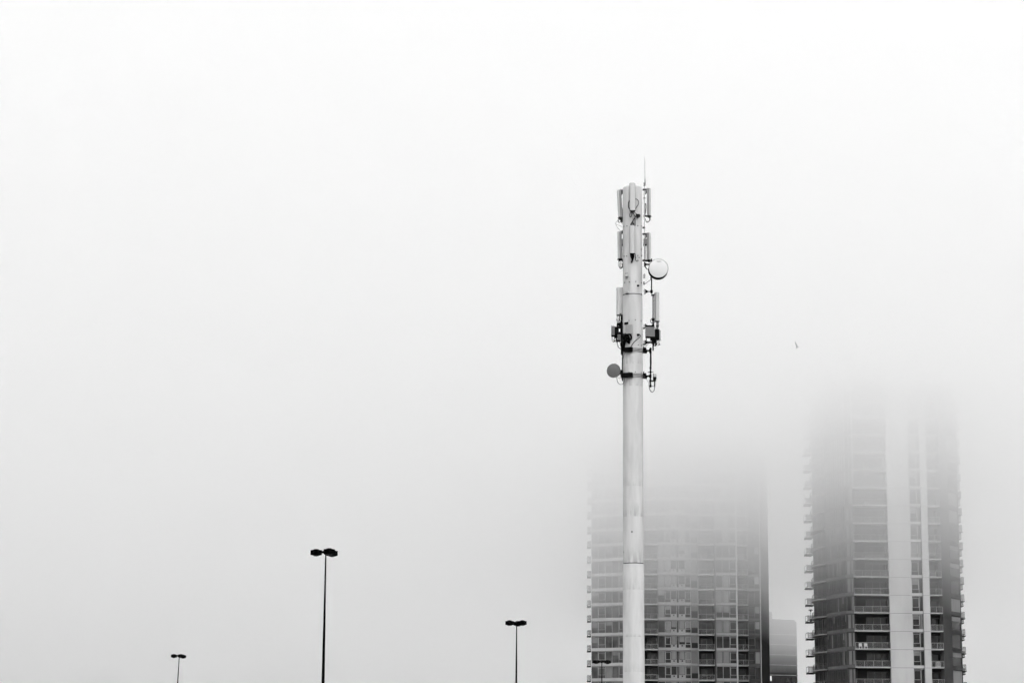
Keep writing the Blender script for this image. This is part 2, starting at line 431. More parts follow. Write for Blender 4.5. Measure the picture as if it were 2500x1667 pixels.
# ---- low block between the towers, far away
def block_c():
    Y = 620.; fh = 2.72
    p0, p1 = plan(1868, Y), plan(1947.5, Y + 4)
    ztop = at(1910, 1514, Y).z; zl = at(1910, 1622, Y).z
    root = thing('apartment_block', ((p0.x + p1.x) / 2, Y + 14, 0), 'lower dark apartment block seen small in the gap between the two towers', 'apartment block')
    b = Bay(p0, p1)
    m = MB(); b.box(m, 0, b.L, -24, -.4, 0, ztop); m.build('wall', 'conc_dk', root)
    k = -3
    while zl + k * fh < ztop - 1:
        z = zl + k * fh
        m = MB(); b.box(m, 0, b.L, -.38, 0, z, z + .16); m.build('floor_slab', 'band', root)
        n = 6
        m = MB(); b.box(m, .2, b.L - .2, -.39, -.2, z + .7, z + 2.5); wd = m.build('window', 'glass', root)
        m = MB()
        for i in range(n + 1):
            x = .2 + (b.L - .4) * i / n; b.box(m, x - .05, x + .05, -.19, -.1, z + .7, z + 2.5)
        b.box(m, .2, b.L - .2, -.195, -.11, z + 2.45, z + 2.55)
        m.build('frame', 'conc_dk', wd)
        k += 1
    m = MB(); q = at(1881, 1655, Y); m.box((q.x + .1, Y - .02, q.z), (.35, .12, 1.3)); tag(m.build('lit_window_panel', 'white', root), 'small lit window, its glow given by white colour')  # a lit window; its brightness is put into the white colour
    m = MB(); b.box(m, .3, b.L - .3, -23, -.8, ztop, ztop + .5); b.box(m, 2.2, 4.6, -20, -4, ztop + .5, ztop + 2.6); m.build('roof', 'conc_mid', root)
block_c()

# ------------------------------------------------------------------ things on the balconies
def chair(px, Y, z, lab):
    c = plan(px, Y); root = thing('patio_chair', (c.x, Y, z), lab, 'chair', 'white chairs on a balcony of the right tower')
    m = MB(); m.box((c.x, Y, z + .43), (.5, .5, .05)); m.build('seat', 'white', root)
    m = MB(); m.box((c.x, Y + .24, z + .70), (.5, .05, .5), rx=R(-8)); m.build('backrest', 'white', root)
    for sx in (-.21, .21):
        for sy in (-.2, .2):
            m = MB(); m.tube([(c.x + sx, Y + sy, z), (c.x + sx, Y + sy, z + .405)], .022, 6); m.build('leg', 'white', root)
zc = zB - .0 + fB * 0 + .15
chair(2101.5, 380.9, zc, 'leftmost white chair on the balcony left of the wide white pillar')
chair(2115, 381.0, zc, 'white chair nearer the pillar on the same balcony as the other chair')
def covered():
    Yc = 380.9; c = plan(2289.5, Yc); z = zB - fB + .155
    root = thing('covered_grill', (c.x, Yc, z), 'pale covered grill on a balcony between the narrow white pillar and the grey wall', 'grill')
    m = MB(); m.box((c.x, Yc, z + .3), (.85, .5, .6)); m.build('cart', 'grey_mid', root)
    m = MB(); m.add([(c.x + x, Yc + y, z + .602 + h) for h, k in ((0, 1), (.22, .9), (.34, .5)) for x, y in ((-.45 * k, -.28 * k), (.45 * k, -.28 * k), (.45 * k, .28 * k), (-.45 * k, .28 * k))],
                    [(3, 2, 1, 0), (8, 9, 10, 11)] + [(l * 4 + i, l * 4 + (i + 1) % 4, l * 4 + 4 + (i + 1) % 4, l * 4 + 4 + i) for l in (0, 1) for i in range(4)]); m.build('cover', 'grey_mid', root)
def heater():
    Yh = 405.6; c = plan(1981, Yh); z = zB + 2 * fB + .2
    z = zB + 1 * fB + .2 if at(1981, 1527, Yh).z < zB + 1.6 * fB else z
    root = thing('patio_heater', (c.x, Yh, z), 'mushroom shaped patio heater standing on a left side balcony of the right tower', 'patio heater')
    m = MB(); m.lathe((c.x, Yh, z), [(0, 0), (.22, 0), (.22, .5), (.05, .55), (0, .55)], 12); m.build('base', 'steel', root)
    m = MB(); m.tube([(c.x, Yh, z + .5), (c.x, Yh, z + 1.95)], .035, 8); m.build('pole', 'steel', root)
    m = MB(); m.lathe((c.x, Yh, z + 1.95), [(.0, -.18), (.12, -.18), (.14, .02), (.42, .10), (.38, .16), (.1, .24), (0, .25)], 14); m.build('reflector', 'steel', root)
heater()

# ------------------------------------------------------------------ the mast
D = 112.
AX = at(1546, 1200, D).x
def mp(px, py, dy=0.):
    """picture position -> point of the mast's own space, dy metres behind its axis plane"""
    return at(px, py, D + dy)
def mast():
    root = thing('cell_tower', (AX, D, 0), 'tall white steel monopole mast hung with antennas, radios and two dishes', 'cell tower')
    zt, z1, z2 = mp(1546, 451.5, -.44).z, mp(1546, 722).z, mp(1546, 1376).z
    c0 = Vector((AX, D, 0))
    m = MB(); m.lathe(c0, [(.485, z1 + .03), (.482, zt - .11), (.472, zt - .05), (.448, zt - .012), (.43, zt), (.0, zt + .015)], 64); m.build('pole_section', 'mast', root)
    m = MB(); m.lathe(c0, [(.500, z2 + .03), (.490, z1 - .01), (.40, z1 - .008)], 64); m.build('pole_section', 'mast_mid', root)
    m = MB(); m.lathe(c0, [(.54, 0), (.512, z2 - .01), (.42, z2 - .008)], 64); m.build('pole_section', 'mast_low', root)
    for zz, r in ((z1, .482), (z2, .492)):
        m = MB(); m.lathe(c0, [(.3, zz - .006), (r + .006, zz - .006), (r + .006, zz + .028), (.3, zz + .028)], 64); m.build('seam_gasket', 'cable', root)
    def on(px, py, out=0.):           # a point on the front skin of the pole
        p = mp(px, py, -.48); dx = max(-.47, min(.47, p.x - AX)); dy = -math.sqrt(.488 ** 2 - dx * dx)
        q = mp(px, py, dy); n = Vector((q.x - AX, dy, 0)).normalized()
        return Vector((AX, D, q.z)) + Vector((n.x, n.y, 0)) * (.488 + out), n
    # bolts and small marks on the skin
    bolts = [(1524, 553), (1531, 552), (1557, 551.5), (1566, 552.5), (1524.5, 626), (1530, 625.5), (1557, 624), (1566, 624.5), (1565.5, 609), (1552, 629), (1560, 629),
             (1528, 668), (1531.5, 667.5), (1537, 688.5), (1552, 687.5), (1566, 690.5), (1525.5, 690), (1557, 717.5), (1566, 718), (1536, 782.5), (1551, 781), (1565, 783), (1558, 842), (1566, 843),
             (1536, 908.5), (1551, 907.7), (1565, 909.3), (1543, 1297.5), (1523.5, 1213), (1523.5, 1347), (1524, 1551)]
    for i, (x, y) in enumerate(bolts):
        p, n = on(x, y); r = .028 if i not in (27,) else .045
        m = MB(); m.tube([p - n * .02, p + n * .03], r, 8); m.build('bolt', 'galv', root)
    # step brackets
    for (x, y, s) in ((1531.5, 675.5, .1), (1532, 715.5, .09)):
        p, n = on(x, y); a = math.atan2(n.y, n.x) + math.pi / 2
        m = MB(); m.box(p + n * .06, (.19, .13, .03), rz=a); m.box(p + n * .012 + Vector((0, 0, .09)), (.15, .02, .15), rz=a)
        m.build('step_bracket', 'mast', root)
    m = MB(); p = mp(1573, 674, -.1); m.box(p, (.09, .16, .20)); m.build('junction_box', 'panel', root)
    # cable ports with their boots
    for (x, y, r, l_) in ((1556, 527.5, .105, .16), (1557, 697, .05, .09), (1557, 817, .06, .12)):
        p, n = on(x, y)
        m = MB(); m.tube([p - n * .05, p + n * l_ + Vector((0, 0, -.02))], [r * 1.05, r * .85], 14); m.build('cable_port', 'cable', root)
    # long thin pipe up the right edge and the whip antenna on it
    m = MB(); pts = [mp(1573.2, 452, .05), mp(1573.2, 640, .05)]; m.tube(pts, .022, 8); rp = m.build('whip_support_pipe', 'panel', root)
    m = MB()
    for y in (448, 453, 463, 484): m.box(mp(1573, y, .03), (.09, .1, .03))
    for y in (463.5, 556, 571.5, 636): m.box(mp(1571.5, y, .02), (.12, .12, .06))
    m.build('pipe_clamp', 'steel', root)
    m = MB(); m.tube([mp(1574.8, 453, .05), mp(1574.8, 439, .05)], [.035, .025], 10); m.tube([mp(1574.6, 440, .05), mp(1574, 385, .05)], [.014, .008], 8)
    m.build('whip_antenna', 'galv', root)

    # ---- panel antennas: (centre px top, centre px bottom, y top, y bottom, depth offset, width, depth, heading)
    def panel(xt, xb, yt, yb, dy, wd, dp, rz, cables=4, mt='panel', round_=.35, cap=True):
        a, b = mp(xt, yt, dy), mp(xb, yb, dy)
        m = MB(); prof = []; nn = 7
        # cross-section: flat back, gently curved front (towards -y before turning)
        sec = [(-wd / 2, dp / 2), (-wd / 2, -dp * .18)] + [(-wd / 2 * math.cos(math.pi * i / nn), -dp * .18 - dp * round_ * math.sin(math.pi * i / nn)) for i in range(1, nn)] + [(wd / 2, -dp * .18), (wd / 2, dp / 2)]
        M3 = Matrix.Rotation(rz, 3, 'Z'); n = len(sec); vs = []
        for (P, sc_) in ((b, 1), (a - (a - b).normalized() * .03, 1), (a, .9)):
            for (x, y) in sec: vs.append(P + M3 @ Vector((x * sc_, y * sc_, 0)))
        fs = [tuple(range(n)), tuple(range(2 * n, 3 * n))[::-1]]
        for lev in range(2):
            fs += [(lev * n + i, (lev + 1) * n + i, (lev + 1) * n + (i + 1) % n, lev * n + (i + 1) % n) for i in range(n)]
        m.add(vs, fs); pn = m.build('panel_antenna', mt, root)
        m = MB()                       # thin dark edges of the radome where it meets the tray
        for s_ in (-1, 1):
            e = M3 @ Vector((s_ * (wd / 2 + .004), -dp * .12, 0)); m.tube([a + e - Vector((0, 0, .03)), b + e], .010, 4)
        m.build('edge_trim', 'galv', pn)
        m = MB(); tr = M3 @ Vector((0, dp * .28, 0))
        h_ = (a - b); m.hexa([b + M3 @ Vector((x, y, 0)) for x, y in ((-wd / 2 - .012, 0), (wd / 2 + .012, 0), (wd / 2 + .012, dp * .6), (-wd / 2 - .012, dp * .6))] + [a - h_ * .012 + M3 @ Vector((x, y, 0)) for x, y in ((-wd / 2 - .012, 0), (wd / 2 + .012, 0), (wd / 2 + .012, dp * .6), (-wd / 2 - .012, dp * .6))])
        m.build('back_tray', 'tray', pn)
        m = MB(); m.box((b + Vector((0, 0, -.018))), (wd * 1.04, dp * 1.04, .035), rz=rz); m.build('end_cap', 'steel', pn)
        if cables:
            m = MB()
            for i in range(cables):
                t = (i + .5) / cables - .5
                q = b + M3 @ Vector((t * wd * .8, .01, -.03)); m.tube([q, q + Vector((0, 0, -.09))], .018, 8)
            m.build('connector', 'cable', pn)
        return pn, a, b, M3
    def bracket(pa, pb, r=.035, name='mounting_bracket', knob=.07, drop=.0):
        m = MB(); m.tube([pa, pb], r, 8)
        d_ = (pb - pa).normalized()
        for t, s_ in ((.12, 1.), (.5, .8), (.88, 1.)):
            q = pa.lerp(pb, t); m.box(q, (knob * .8, knob * 1.2 * s_, knob * 1.6 * s_), rz=math.atan2(d_.y, d_.x))
        if drop:
            q = pa.lerp(pb, .45); m.tube([q, q + Vector((.02, 0, -drop * .6)), q + Vector((-.02, 0, -drop))], [.035, .045, .025], 6)
        return m.build(name, 'steel', root)
    cab = []                           # cables are gathered by run, each its own part
    def cable(pts, r=.014, name='cable'):
        m = MB(); m.curve(pts, r, 6, 5); return m.build(name, 'cable', root)

    # top tier
    panel(1510.2, 1513.5, 465, 531, .05, .26, .15, R(-72), 3)
    bracket(mp(1514, 466, .05), mp(1523, 465.5, .1), .03, drop=.22)
    bracket(mp(1514, 529.5, .05), mp(1523, 529.5, .1), .03)
    panel(1585.2, 1585.4, 460.5, 527, .05, .26, .15, R(72), 3)
    bracket(mp(1571.5, 463.3, .1), mp(1583, 463, .05), .03, drop=.24)
    bracket(mp(1571.5, 527.5, .1), mp(1583, 528, .05), .035)
    panel(1543.8, 1544.4, 447, 514, -.72, .27, .14, 0, 4)
    bracket(mp(1544, 455, -.62), mp(1544, 456, -.46), .03)
    bracket(mp(1544, 512, -.62), mp(1544, 512, -.46), .04)
    # middle tier
    panel(1511.5, 1512.3, 566, 632, .05, .24, .15, R(-74), 4)
    bracket(mp(1515, 568, .05), mp(1523, 563, .1), .035, drop=.12)
    bracket(mp(1514, 633, .05), mp(1523, 636, .1), .03)
    panel(1585, 1585.3, 569, 635, .05, .26, .15, R(74), 3)
    bracket(mp(1571.5, 571.5, .1), mp(1583, 571, .05), .035, drop=.22)
    bracket(mp(1571.5, 636, .1), mp(1584, 637, .05), .04)
    panel(1543.5, 1543.8, 551, 618.6, -.72, .24, .14, 0, 3)
    bracket(mp(1544, 556, -.62), mp(1544, 556, -.46), .03)
    bracket(mp(1544, 614, -.62), mp(1544, 614, -.46), .04)
    # dark triangular bracket and cable bundle above and below the middle front panel
    m = MB(); a = [mp(1549.5, 532, -.55), mp(1539.5, 549, -.68), mp(1551, 550, -.68), mp(1550.5, 533, -.5)]
    m.tube([a[0], a[1]], .028, 6); m.tube([a[3], a[2]], .02, 6); m.tube([mp(1540, 550.3, -.68), mp(1551, 550.3, -.68)], .035, 6)
    m.tube([mp(1542, 546, -.66), mp(1549, 546, -.66)], .03, 6); m.tube([mp(1544, 541, -.63), mp(1547, 548, -.66)], .025, 6)
    m.build('triangular_bracket', 'steel', root)
    m = MB()
    for i, x in enumerate((1539.5, 1541.5, 1543.5, 1545.5, 1547.5)):
        m.curve([mp(x, 619, -.7), mp(x + .3, 626, -.66), mp(1543 + i * .4, 634, -.58), mp(1541.6 + i * .2, 641.5, -.5)], .030, 6, 4)
    m.build('cable_bundle', 'cable', root)
    cable([mp(1549, 619, -.7), mp(1551.5, 622, -.66), mp(1551, 632, -.58), mp(1554, 637.5, -.52), mp(1558, 637, -.49), mp(1557, 634, -.49)], .015)
    cable([mp(1542.5, 516, -.7), mp(1538, 522, -.62), mp(1538, 529, -.6), mp(1541, 529.5, -.6), mp(1543, 522, -.6), mp(1544, 517, -.65)], .018)
    cable([mp(1544, 517, -.7), mp(1548, 524, -.62), mp(1551, 530, -.56), mp(1556, 528, -.55)], .022)
    cable([mp(1546, 517, -.7), mp(1550, 519, -.62), mp(1554, 523.5, -.56), mp(1556, 527, -.55)], .018)
    m = MB(); m.lathe(mp(1544, 516, -.7) + Vector((0, 0, -.03)), [(.09, .03), (.11, 0), (.05, -.06), (0, -.07)], 10); m.build('connector_boot', 'cable', root)
    cable([mp(1551.2, 486, -.55), mp(1555, 487, -.53), mp(1559, 492, -.5), mp(1558.5, 499, -.5), mp(1554, 506, -.52), mp(1551.5, 511, -.55)], .018)
    cable([mp(1536.8, 490, -.5), mp(1534.6, 496, -.5), mp(1534.3, 504, -.5), mp(1536.8, 511.5, -.52)], .026)
    # cables of the side panels
    for (x0, y0, sgn) in ((1513, 533, 1),):
        cable([mp(1514, 534, .05), mp(1516, 541, .05), mp(1519, 545.5, .05), mp(1522.5, 545, .1), mp(1522.8, 538, .1)], .014)
        cable([mp(1511.5, 533, .05), mp(1509, 538, .05), mp(1511, 543, .05), mp(1517, 541.5, .08), mp(1522, 540, .1)], .02)
        cable([mp(1511, 538, 0), mp(1504.5, 542.5, -.1), mp(1502.8, 546, -.1), mp(1506, 553, -.1), mp(1511, 560, 0), mp(1515, 564, 0), mp(1518, 566, .1)], .008)
        cable([mp(1502.8, 547, -.1), mp(1509, 550, -.1), mp(1517, 553, 0), mp(1521, 556.5, 0)], .007)
    cable([mp(1515.5, 496, .05), mp(1517, 503, .05), mp(1519, 512, .05), mp(1520, 520, .08), mp(1520, 528, .1)], .03)
    cable([mp(1521.5, 512, .1), mp(1520.2, 518, .08), mp(1520, 526, .1)], .02)
    m = MB(); 
    for k in range(6): m.box(mp(1517 + k % 3 * 2, 530 + k * 2.2, .05), (.12, .14, .07), rz=k)
    m.build('bracket_clamp', 'steel', root)
    for dx in (0, 1.6):
        cable([mp(1573 + dx * .4, 528, .1), mp(1573 + dx, 514, .08), mp(1573.8 + dx, 500, .05), mp(1576.5, 497.4, .02), mp(1577.6, 503, .02), mp(1576.8 - dx * .3, 514, .05), mp(1574.6, 527, .08)], .016)
    cable([mp(1587.5, 529, .05), mp(1587, 538, .05), mp(1582, 541.5, .05), mp(1577, 540, .05), mp(1575.5, 533, .1)], .015)
    cable([mp(1583.5, 529, .05), mp(1585.5, 535, .05), mp(1584, 541, .05), mp(1579, 543.5, .05), mp(1575, 536, .1)], .012)
    # radios beside the middle tier
    m = MB(); m.box(mp(1519, 591, .15), (.2, .28, .27)); rb = m.build('radio_unit', 'grey_box', root)
    m = MB(); m.box(mp(1520, 598.5, .15), (.13, .2, .05)); m.build('connector', 'cable', rb)
    m = MB(); m.box(mp(1577.3, 590.5, .15), (.25, .28, .27)); rb = m.build('radio_unit', 'grey_box', root)
    m = MB(); m.box(mp(1574.5, 598.5, .15), (.16, .2, .05)); m.build('connector', 'cable', rb)
    for i, x in enumerate((1573.5, 1574.6, 1577.2, 1579)):
        cable([mp(x, 598, .1), mp(x + .4, 612, .1), mp(x + .3, 625, .08), mp(x - .3 * i, 637, .1)], (.022, .022, .007, .007)[i])
    for x in (1518, 1520.5):
        cable([mp(x, 599, .1), mp(x + .5, 612, .1), mp(x, 624, .08), mp(x + 1.5, 640, .1)], .018)
    for i, x in enumerate((1510.5, 1512.5, 1514.5, 1516)):
        cable([mp(x, 634, .05), mp(x - 1 + i * .5, 645, .05), mp(1512 + i * .8, 653 + i, .05), mp(1517, 655.5 - i, .05), mp(1522, 650 - i, .1), mp(1523, 644, .15)], .010)
    m = MB(); m.box(mp(1521, 647, .1), (.09, .12, .16)); m.build('bracket_clamp', 'steel', root)

    # ---- upper right dish
    c = mp(1607.5, 655.5, -.55); r = .47
    m = MB(); m.lathe(c, [(.06, .44), (.30, .50), (r - .04, .46), (r + .022, .40), (r + .022, 0.0), (r - .005, -.005)], 64, 'Y'); shroud = m.build('dish_shroud', 'cable', root)
    m = MB(); m.lathe(c, [(r, -.006), (r - .01, -.03), (r * .6, -.055), (r * .25, -.068), (0, -.07)], 64, 'Y'); rad = m.build('dish_radome', 'radome', root)
    m = MB()
    q = mp(1608.8, 638.4, -.60)
    for i, (dx, wd, hh) in enumerate(((-.085, .03, .014), (-.05, .03, .028), (-.018, .022, .02), (.012, .022, .02), (.05, .035, .026), (.09, .03, .014))):
        m.box(q + Vector((dx, -.005, 0)), (wd, .012, hh))
    m.build('maker_mark', 'steel', rad)
    m = MB(); m.tube([c + Vector((0, .40, 0)), c + Vector((-.05, .55, 0)), mp(1590.6, 660, .05)], .06, 10); m.box(c + Vector((-.1, .5, .02)), (.22, .2, .26)); m.build('dish_mount', 'steel', root)
    m = MB(); m.tube([mp(1590.6, 632, .05), mp(1590.6, 717, .05)], .032, 10); m.build('mounting_pipe', 'steel', root)
    def arm(x0, x1, y, th=.045, plate=.16, dy=.05, y1=None):
        y1 = y if y1 is None else y1
        m = MB(); a, b = mp(x0, y, dy), mp(x1, y1, dy); m.tube([a, b], th, 8)
        m.box(a + Vector((.02, 0, 0)), (.06, .18, plate)); m.box(b, (.12, .14, plate * .75))
        m.hexa([a + Vector(v) for v in ((.04, -.05, -.07), (.12, -.03, -.04), (.12, .03, -.04), (.04, .05, -.07), (.04, -.05, .07), (.12, -.03, .04), (.12, .03, .04), (.04, .05, .07))])
        return m.build('standoff_arm', 'steel', root)
    arm(1573, 1590.6, 645.5, .045, .2)
    arm(1575.5, 1590.6, 711.8, .025, .17)
    m = MB(); m.box(mp(1574, 712, .05), (.09, .16, .24)); m.build('collar_plate', 'panel', root)
    m = MB(); m.tube([mp(1572.5, 694.5, 0), mp(1589.3, 682.3, .02)], .014, 6); m.box(mp(1572, 691.5, 0), (.05, .1, .14)); m.build('strut', 'steel', root)
    m = MB(); m.tube([mp(1585, 636, .05), mp(1592, 635, -.1)], .015, 6); m.tube([mp(1585, 640, .05), mp(1592.5, 638.5, -.1)], .015, 6); m.tube([mp(1586, 645, .05), mp(1593, 640, -.05)], .025, 6); m.build('stay_rod', 'galv', root)
    cable([mp(1575, 647, .05), mp(1577, 653, .05), mp(1581.5, 658, .05), mp(1584, 656, .02)], .016)
    cable([mp(1574, 650, .05), mp(1576.5, 655, .05), mp(1580.5, 657.5, .05), mp(1585, 655, .02)], .010)
    cable([mp(1591, 668, .05), mp(1588, 676, .03), mp(1588.5, 682, .03), mp(1592, 680, 0)], .012)

    # ---- lower left panel with its radios
    panel(1515.2, 1515.2, 702, 769, .2, .37, .16, R(3), 0)
    m = MB(); m.box(mp(1514.8, 766, .08), (.10, .02, .035)); m.build('data_plate', 'cable', root)
    xs = (1506.8, 1509.5, 1512.3, 1513.4, 1519.8, 1522.6)
    for i, x in enumerate(xs):
        cable([mp(x, 769.5, .15), mp(x + (0, .5, -.4, -.2, .3, -.3)[i], 778, .15), mp(x + (0, -.6, -2, -1, -.6, .2)[i], 786, .15), mp(x + (0, 1, -1, .5, -.8, -.6)[i], 796, .1)], (.016, .010, .013, .015, .022, .018)[i])
    for x, y in ((1506.2, 781), (1512.7, 781), (1522, 781)):
        m = MB(); m.tube([mp(x, y - 1.8, .13), mp(x, y + 1.8, .13)], .026, 8); m.build('connector', 'cable', root)
    m = MB(); m.tube([mp(1517.6, 768, .2), mp(1517.9, 866, .2)], .05, 10); m.build('mounting_pipe', 'steel', root)
    m = MB(); m.tube([mp(1519.9, 838, .05), mp(1519.6, 925, .05)], .034, 10); m.build('mounting_pipe', 'steel', root)
    def bar(x0, y0, x1, y1, h, dy=.1, dp=.12, name='support_bar'):
        a, b = mp(x0, y0, dy), mp(x1, y1, dy); hz = h * .02 / 2
        m = MB(); m.hexa([a + Vector((0, -dp / 2, -hz)), b + Vector((0, -dp / 2, -hz)), b + Vector((0, dp / 2, -hz)), a + Vector((0, dp / 2, -hz)), a + Vector((0, -dp / 2, hz)), b + Vector((0, -dp / 2, hz)), b + Vector((0, dp / 2, hz)), a + Vector((0, dp / 2, hz))])
        return m.build(name, 'steel', root)
    bar(1507, 791, 1526, 790, 4.4, .0)
    bar(1524, 790.2, 1534, 788.6, 5.2, -.48)
    bar(1506, 799.5, 1527, 799, 4.2, .0)
    bar(1500.5, 817, 1527.5, 813, 4.6, .0)
    bar(1504, 813.5, 1518, 811, 3.0, -.1)
    for (x, y0, y1, r_) in ((1507.5, 790, 818, .04), (1513, 788, 802, .045), (1521.5, 786, 816, .04), (1516.5, 783, 830, .05), (1509.5, 795, 822, .02), (1524, 812, 840, .05), (1520.5, 812, 846, .06)):
        m = MB(); m.tube([mp(x, y0, .05), mp(x + .6, y1, .02)], r_, 8); m.build('hanger_pipe', 'steel', root)
    def radio(x0, x1, y0, y1, dy, dp, mt, rz=0, foot=True):
        a, b = mp(x0, y0, dy), mp(x1, y1, dy)
        cc = (a + b) / 2; wd, hh = abs(b.x - a.x), abs(a.z - b.z)
        m = MB(); m.box(cc, (wd, dp, hh), rz=rz)
        for i in range(5): m.box(cc + Matrix.Rotation(rz, 3, 'Z') @ Vector((-wd / 2 + wd * (i + .5) / 5, -dp / 2 - .012, 0)), (wd * .08, .024, hh * .92), rz=rz)
        o = m.build('radio_unit', mt, root)
        if foot:
            m = MB(); m.box(cc + Vector((0, 0, -hh / 2 - .035)), (wd * .96, dp * .9, .068), rz=rz); m.build('connector', 'cable', o)
        return o, cc, wd, hh
    radio(1492.2, 1500.4, 796.3, 818.5, -.15, .14, 'grey_box')
    m = MB(); m.box(mp(1503.3, 808.5, .0), (.12, .22, .42)); m.box(mp(1503.5, 822, 0), (.16, .2, .12)); m.build('radio_bracket', 'steel', root)
    m = MB(); m.hexa([mp(1492.4, 819, -.15), mp(1500, 819, -.15), mp(1500, 819, 0), mp(1492.4, 819, 0), mp(1492.4, 818.2, -.15), mp(1500, 818.2, -.15), mp(1500, 818.2, 0), mp(1492.4, 818.2, 0)]); m.build('radio_base', 'steel', root)
    radio(1507.6, 1515.2, 816.5, 830.5, -.1, .12, 'grey_box', foot=True)
    radio(1527.8, 1543.6, 793, 815, -.6, .16, 'grey_mid', rz=R(-12), foot=False)
    # cable loops below the left radio
    for i, pts in enumerate((((1494.5, 821), (1494, 828), (1497, 834.5), (1501, 833.5), (1505, 832)), ((1497, 821), (1496.5, 827), (1500, 832), (1503.5, 828), (1503.8, 821)), ((1500.5, 821), (1500, 828), (1501, 833), (1505.5, 833), (1506, 826)),
                             ((1506.3, 828), (1507.5, 841), (1511, 849), (1515.5, 851.5)), ((1511, 832), (1514, 838), (1515.5, 845), (1517, 851)), ((1503.5, 821), (1505, 832), (1507, 836), (1506.5, 828)))):
        cable([mp(x, y, -.1 + .04 * i) for x, y in pts], (.012, .010, .016, .018, .014, .024)[i])
    bar(1497, 833.5, 1507, 832.5, 1.3, -.1, .05)
    # tangle between the left radios and the pole
    rg = random.Random(3)
    for i in range(16):
        x0 = 1516 + rg.random() * 18; x1 = 1516 + rg.random() * 9
        cable([mp(x0, 813 + rg.random() * 4, -.3), mp(x0 + rg.uniform(-4, 5), 822 + rg.random() * 5, -.45), mp((x0 + x1) / 2 + rg.uniform(-3, 4), 831 + rg.random() * 5, -.42), mp(x1, 846 + rg.random() * 5, -.25)], .022 + .016 * rg.random())
    m = MB(); m.curve([mp(1528, 815, -.58), mp(1534, 815.5, -.62), mp(1540, 818.5, -.62), mp(1541.5, 824, -.6), mp(1539.5, 830, -.58)], .04, 8, 5)
    m.curve([mp(1529, 817, -.55), mp(1534, 821, -.6), mp(1536, 828, -.58), mp(1535, 836, -.55)], .055, 8, 5)
    m.curve([mp(1526, 820, -.5), mp(1530, 826, -.58), mp(1531, 833, -.58), mp(1537, 838, -.52)], .05, 8, 5); m.build('cable_bundle', 'cable', root)
    cable([mp(1557.5, 816.5, -.6), mp(1561.5, 817.3, -.58), mp(1563.5, 820, -.55), mp(1560, 825, -.55), mp(1550, 833, -.56), mp(1543.5, 841, -.55), mp(1539.5, 848, -.55)], .017)
    cable([mp(1528, 858, -.5), mp(1524.5, 864, -.45), mp(1522.3, 870, -.3), mp(1521, 875, -.1)], .010)

    # ---- collars with their straps and clamp blocks
    for y0, dyp in ((853.5, 0), (915.5, 0)):
        zc_ = mp(1546, y0, -.5).z
        for k, dz in enumerate((-.075, 0., .075)):
            m = MB(); m.lathe((AX, D, zc_ + dz), [(.49, -.012), (.515, -.012), (.515, .012), (.49, .012)], 48); m.build('strap', 'galv', root)
        p, n = on(1536, y0); a = math.atan2(n.y, n.x) + math.pi / 2
        m = MB(); m.box(p + n * .07 + Vector((-.02, 0, -.01)), (.42, .17, .23), rz=a); m.box(p + n * .17 + Vector((.07, 0, .0)), (.12, .06, .12), rz=a)
        m.build('clamp_block', 'steel', root)
        m = MB(); q = mp(1573.5, y0 + 2, .05); m.box(q, (.16, .26, .24)); m.box(q + Vector((.08, 0, -.05)), (.12, .2, .16), ry=R(30)); m.box(q + Vector((-.04, -.1, .13)), (.05, .1, .14))
        m.build('clamp_block', 'steel', root)
        m = MB(); q = mp(1521.5, y0 + 1.5, -.05); m.box(q, (.18, .3, .22)); m.tube([q + Vector((0, 0, .1)), q + Vector((-.03, 0, -.26))], [.07, .04], 8); m.build('clamp_block', 'steel', root)
        m = MB(); m.tube([mp(1575, y0 + 2, .05), mp(1588.3, y0 + 2.5, .05)], .04, 8); m.box(mp(1587.5, y0 + 2.5, .05), (.12, .16, .14)); m.build('standoff_arm', 'steel', root)
    for dx in (0, 2.4):
        cable([mp(1573.5 + dx, 849.5, .05), mp(1576.5 + dx, 843.5, .05), mp(1581 + dx * 1.5, 838, .05)], .008)
    # ---- lower left dish
    c = mp(1497.8, 904.5, -.25); rr = .352
    axv = Vector((-.35, -.93, .0)).normalized()
    m = MB(); m.lathe(c, [(0, .02), (rr * .7, .018), (rr, 0), (rr, -.05), (rr * .8, -.12), (.08, -.2), (0, -.2)], 48, axv); m.build('dish', 'grey_dish', root)
    m = MB(); q = c - axv * .18; m.tube([q, mp(1511, 903, -.05), mp(1519, 905, .05)], .04, 8); m.box(mp(1513, 908, -.05), (.10, .12, .22), ry=R(-35)); m.tube([mp(1509, 916, -.05), mp(1515, 908, 0)], .045, 8); m.build('dish_mount', 'steel', root)
    m = MB(); m.box(mp(1520.5, 913, .05), (.22, .2, .28)); m.box(mp(1524.5, 911, -.1), (.08, .2, .12)); m.build('bracket_clamp', 'steel', root)
    cable([mp(1505.5, 918, -.1), mp(1506.3, 926, -.1), mp(1509, 934.5, -.1), mp(1515.5, 938.6, -.1), mp(1522, 935.5, -.3), mp(1524.8, 927, -.4), mp(1524, 920, -.4)], .014)
    cable([mp(1507.5, 918, 0), mp(1509, 921.5, 0), mp(1513, 923.6, 0), mp(1517, 922.5, 0)], .008)
    cable([mp(1521, 868, .05), mp(1521.2, 885, .05), mp(1521.6, 900, 0), mp(1523.5, 912, -.1)], .016)
    # ---- lower right pipe with a small radio
    m = MB(); m.tube([mp(1588.3, 848.5, .05), mp(1588.3, 946, .05)], .037, 10); m.build('mounting_pipe', 'steel', root)
    m = MB()
    for y in (852, 861, 898, 908, 929, 942): m.box(mp(1588.3, y, .05), (.11, .13, .05))
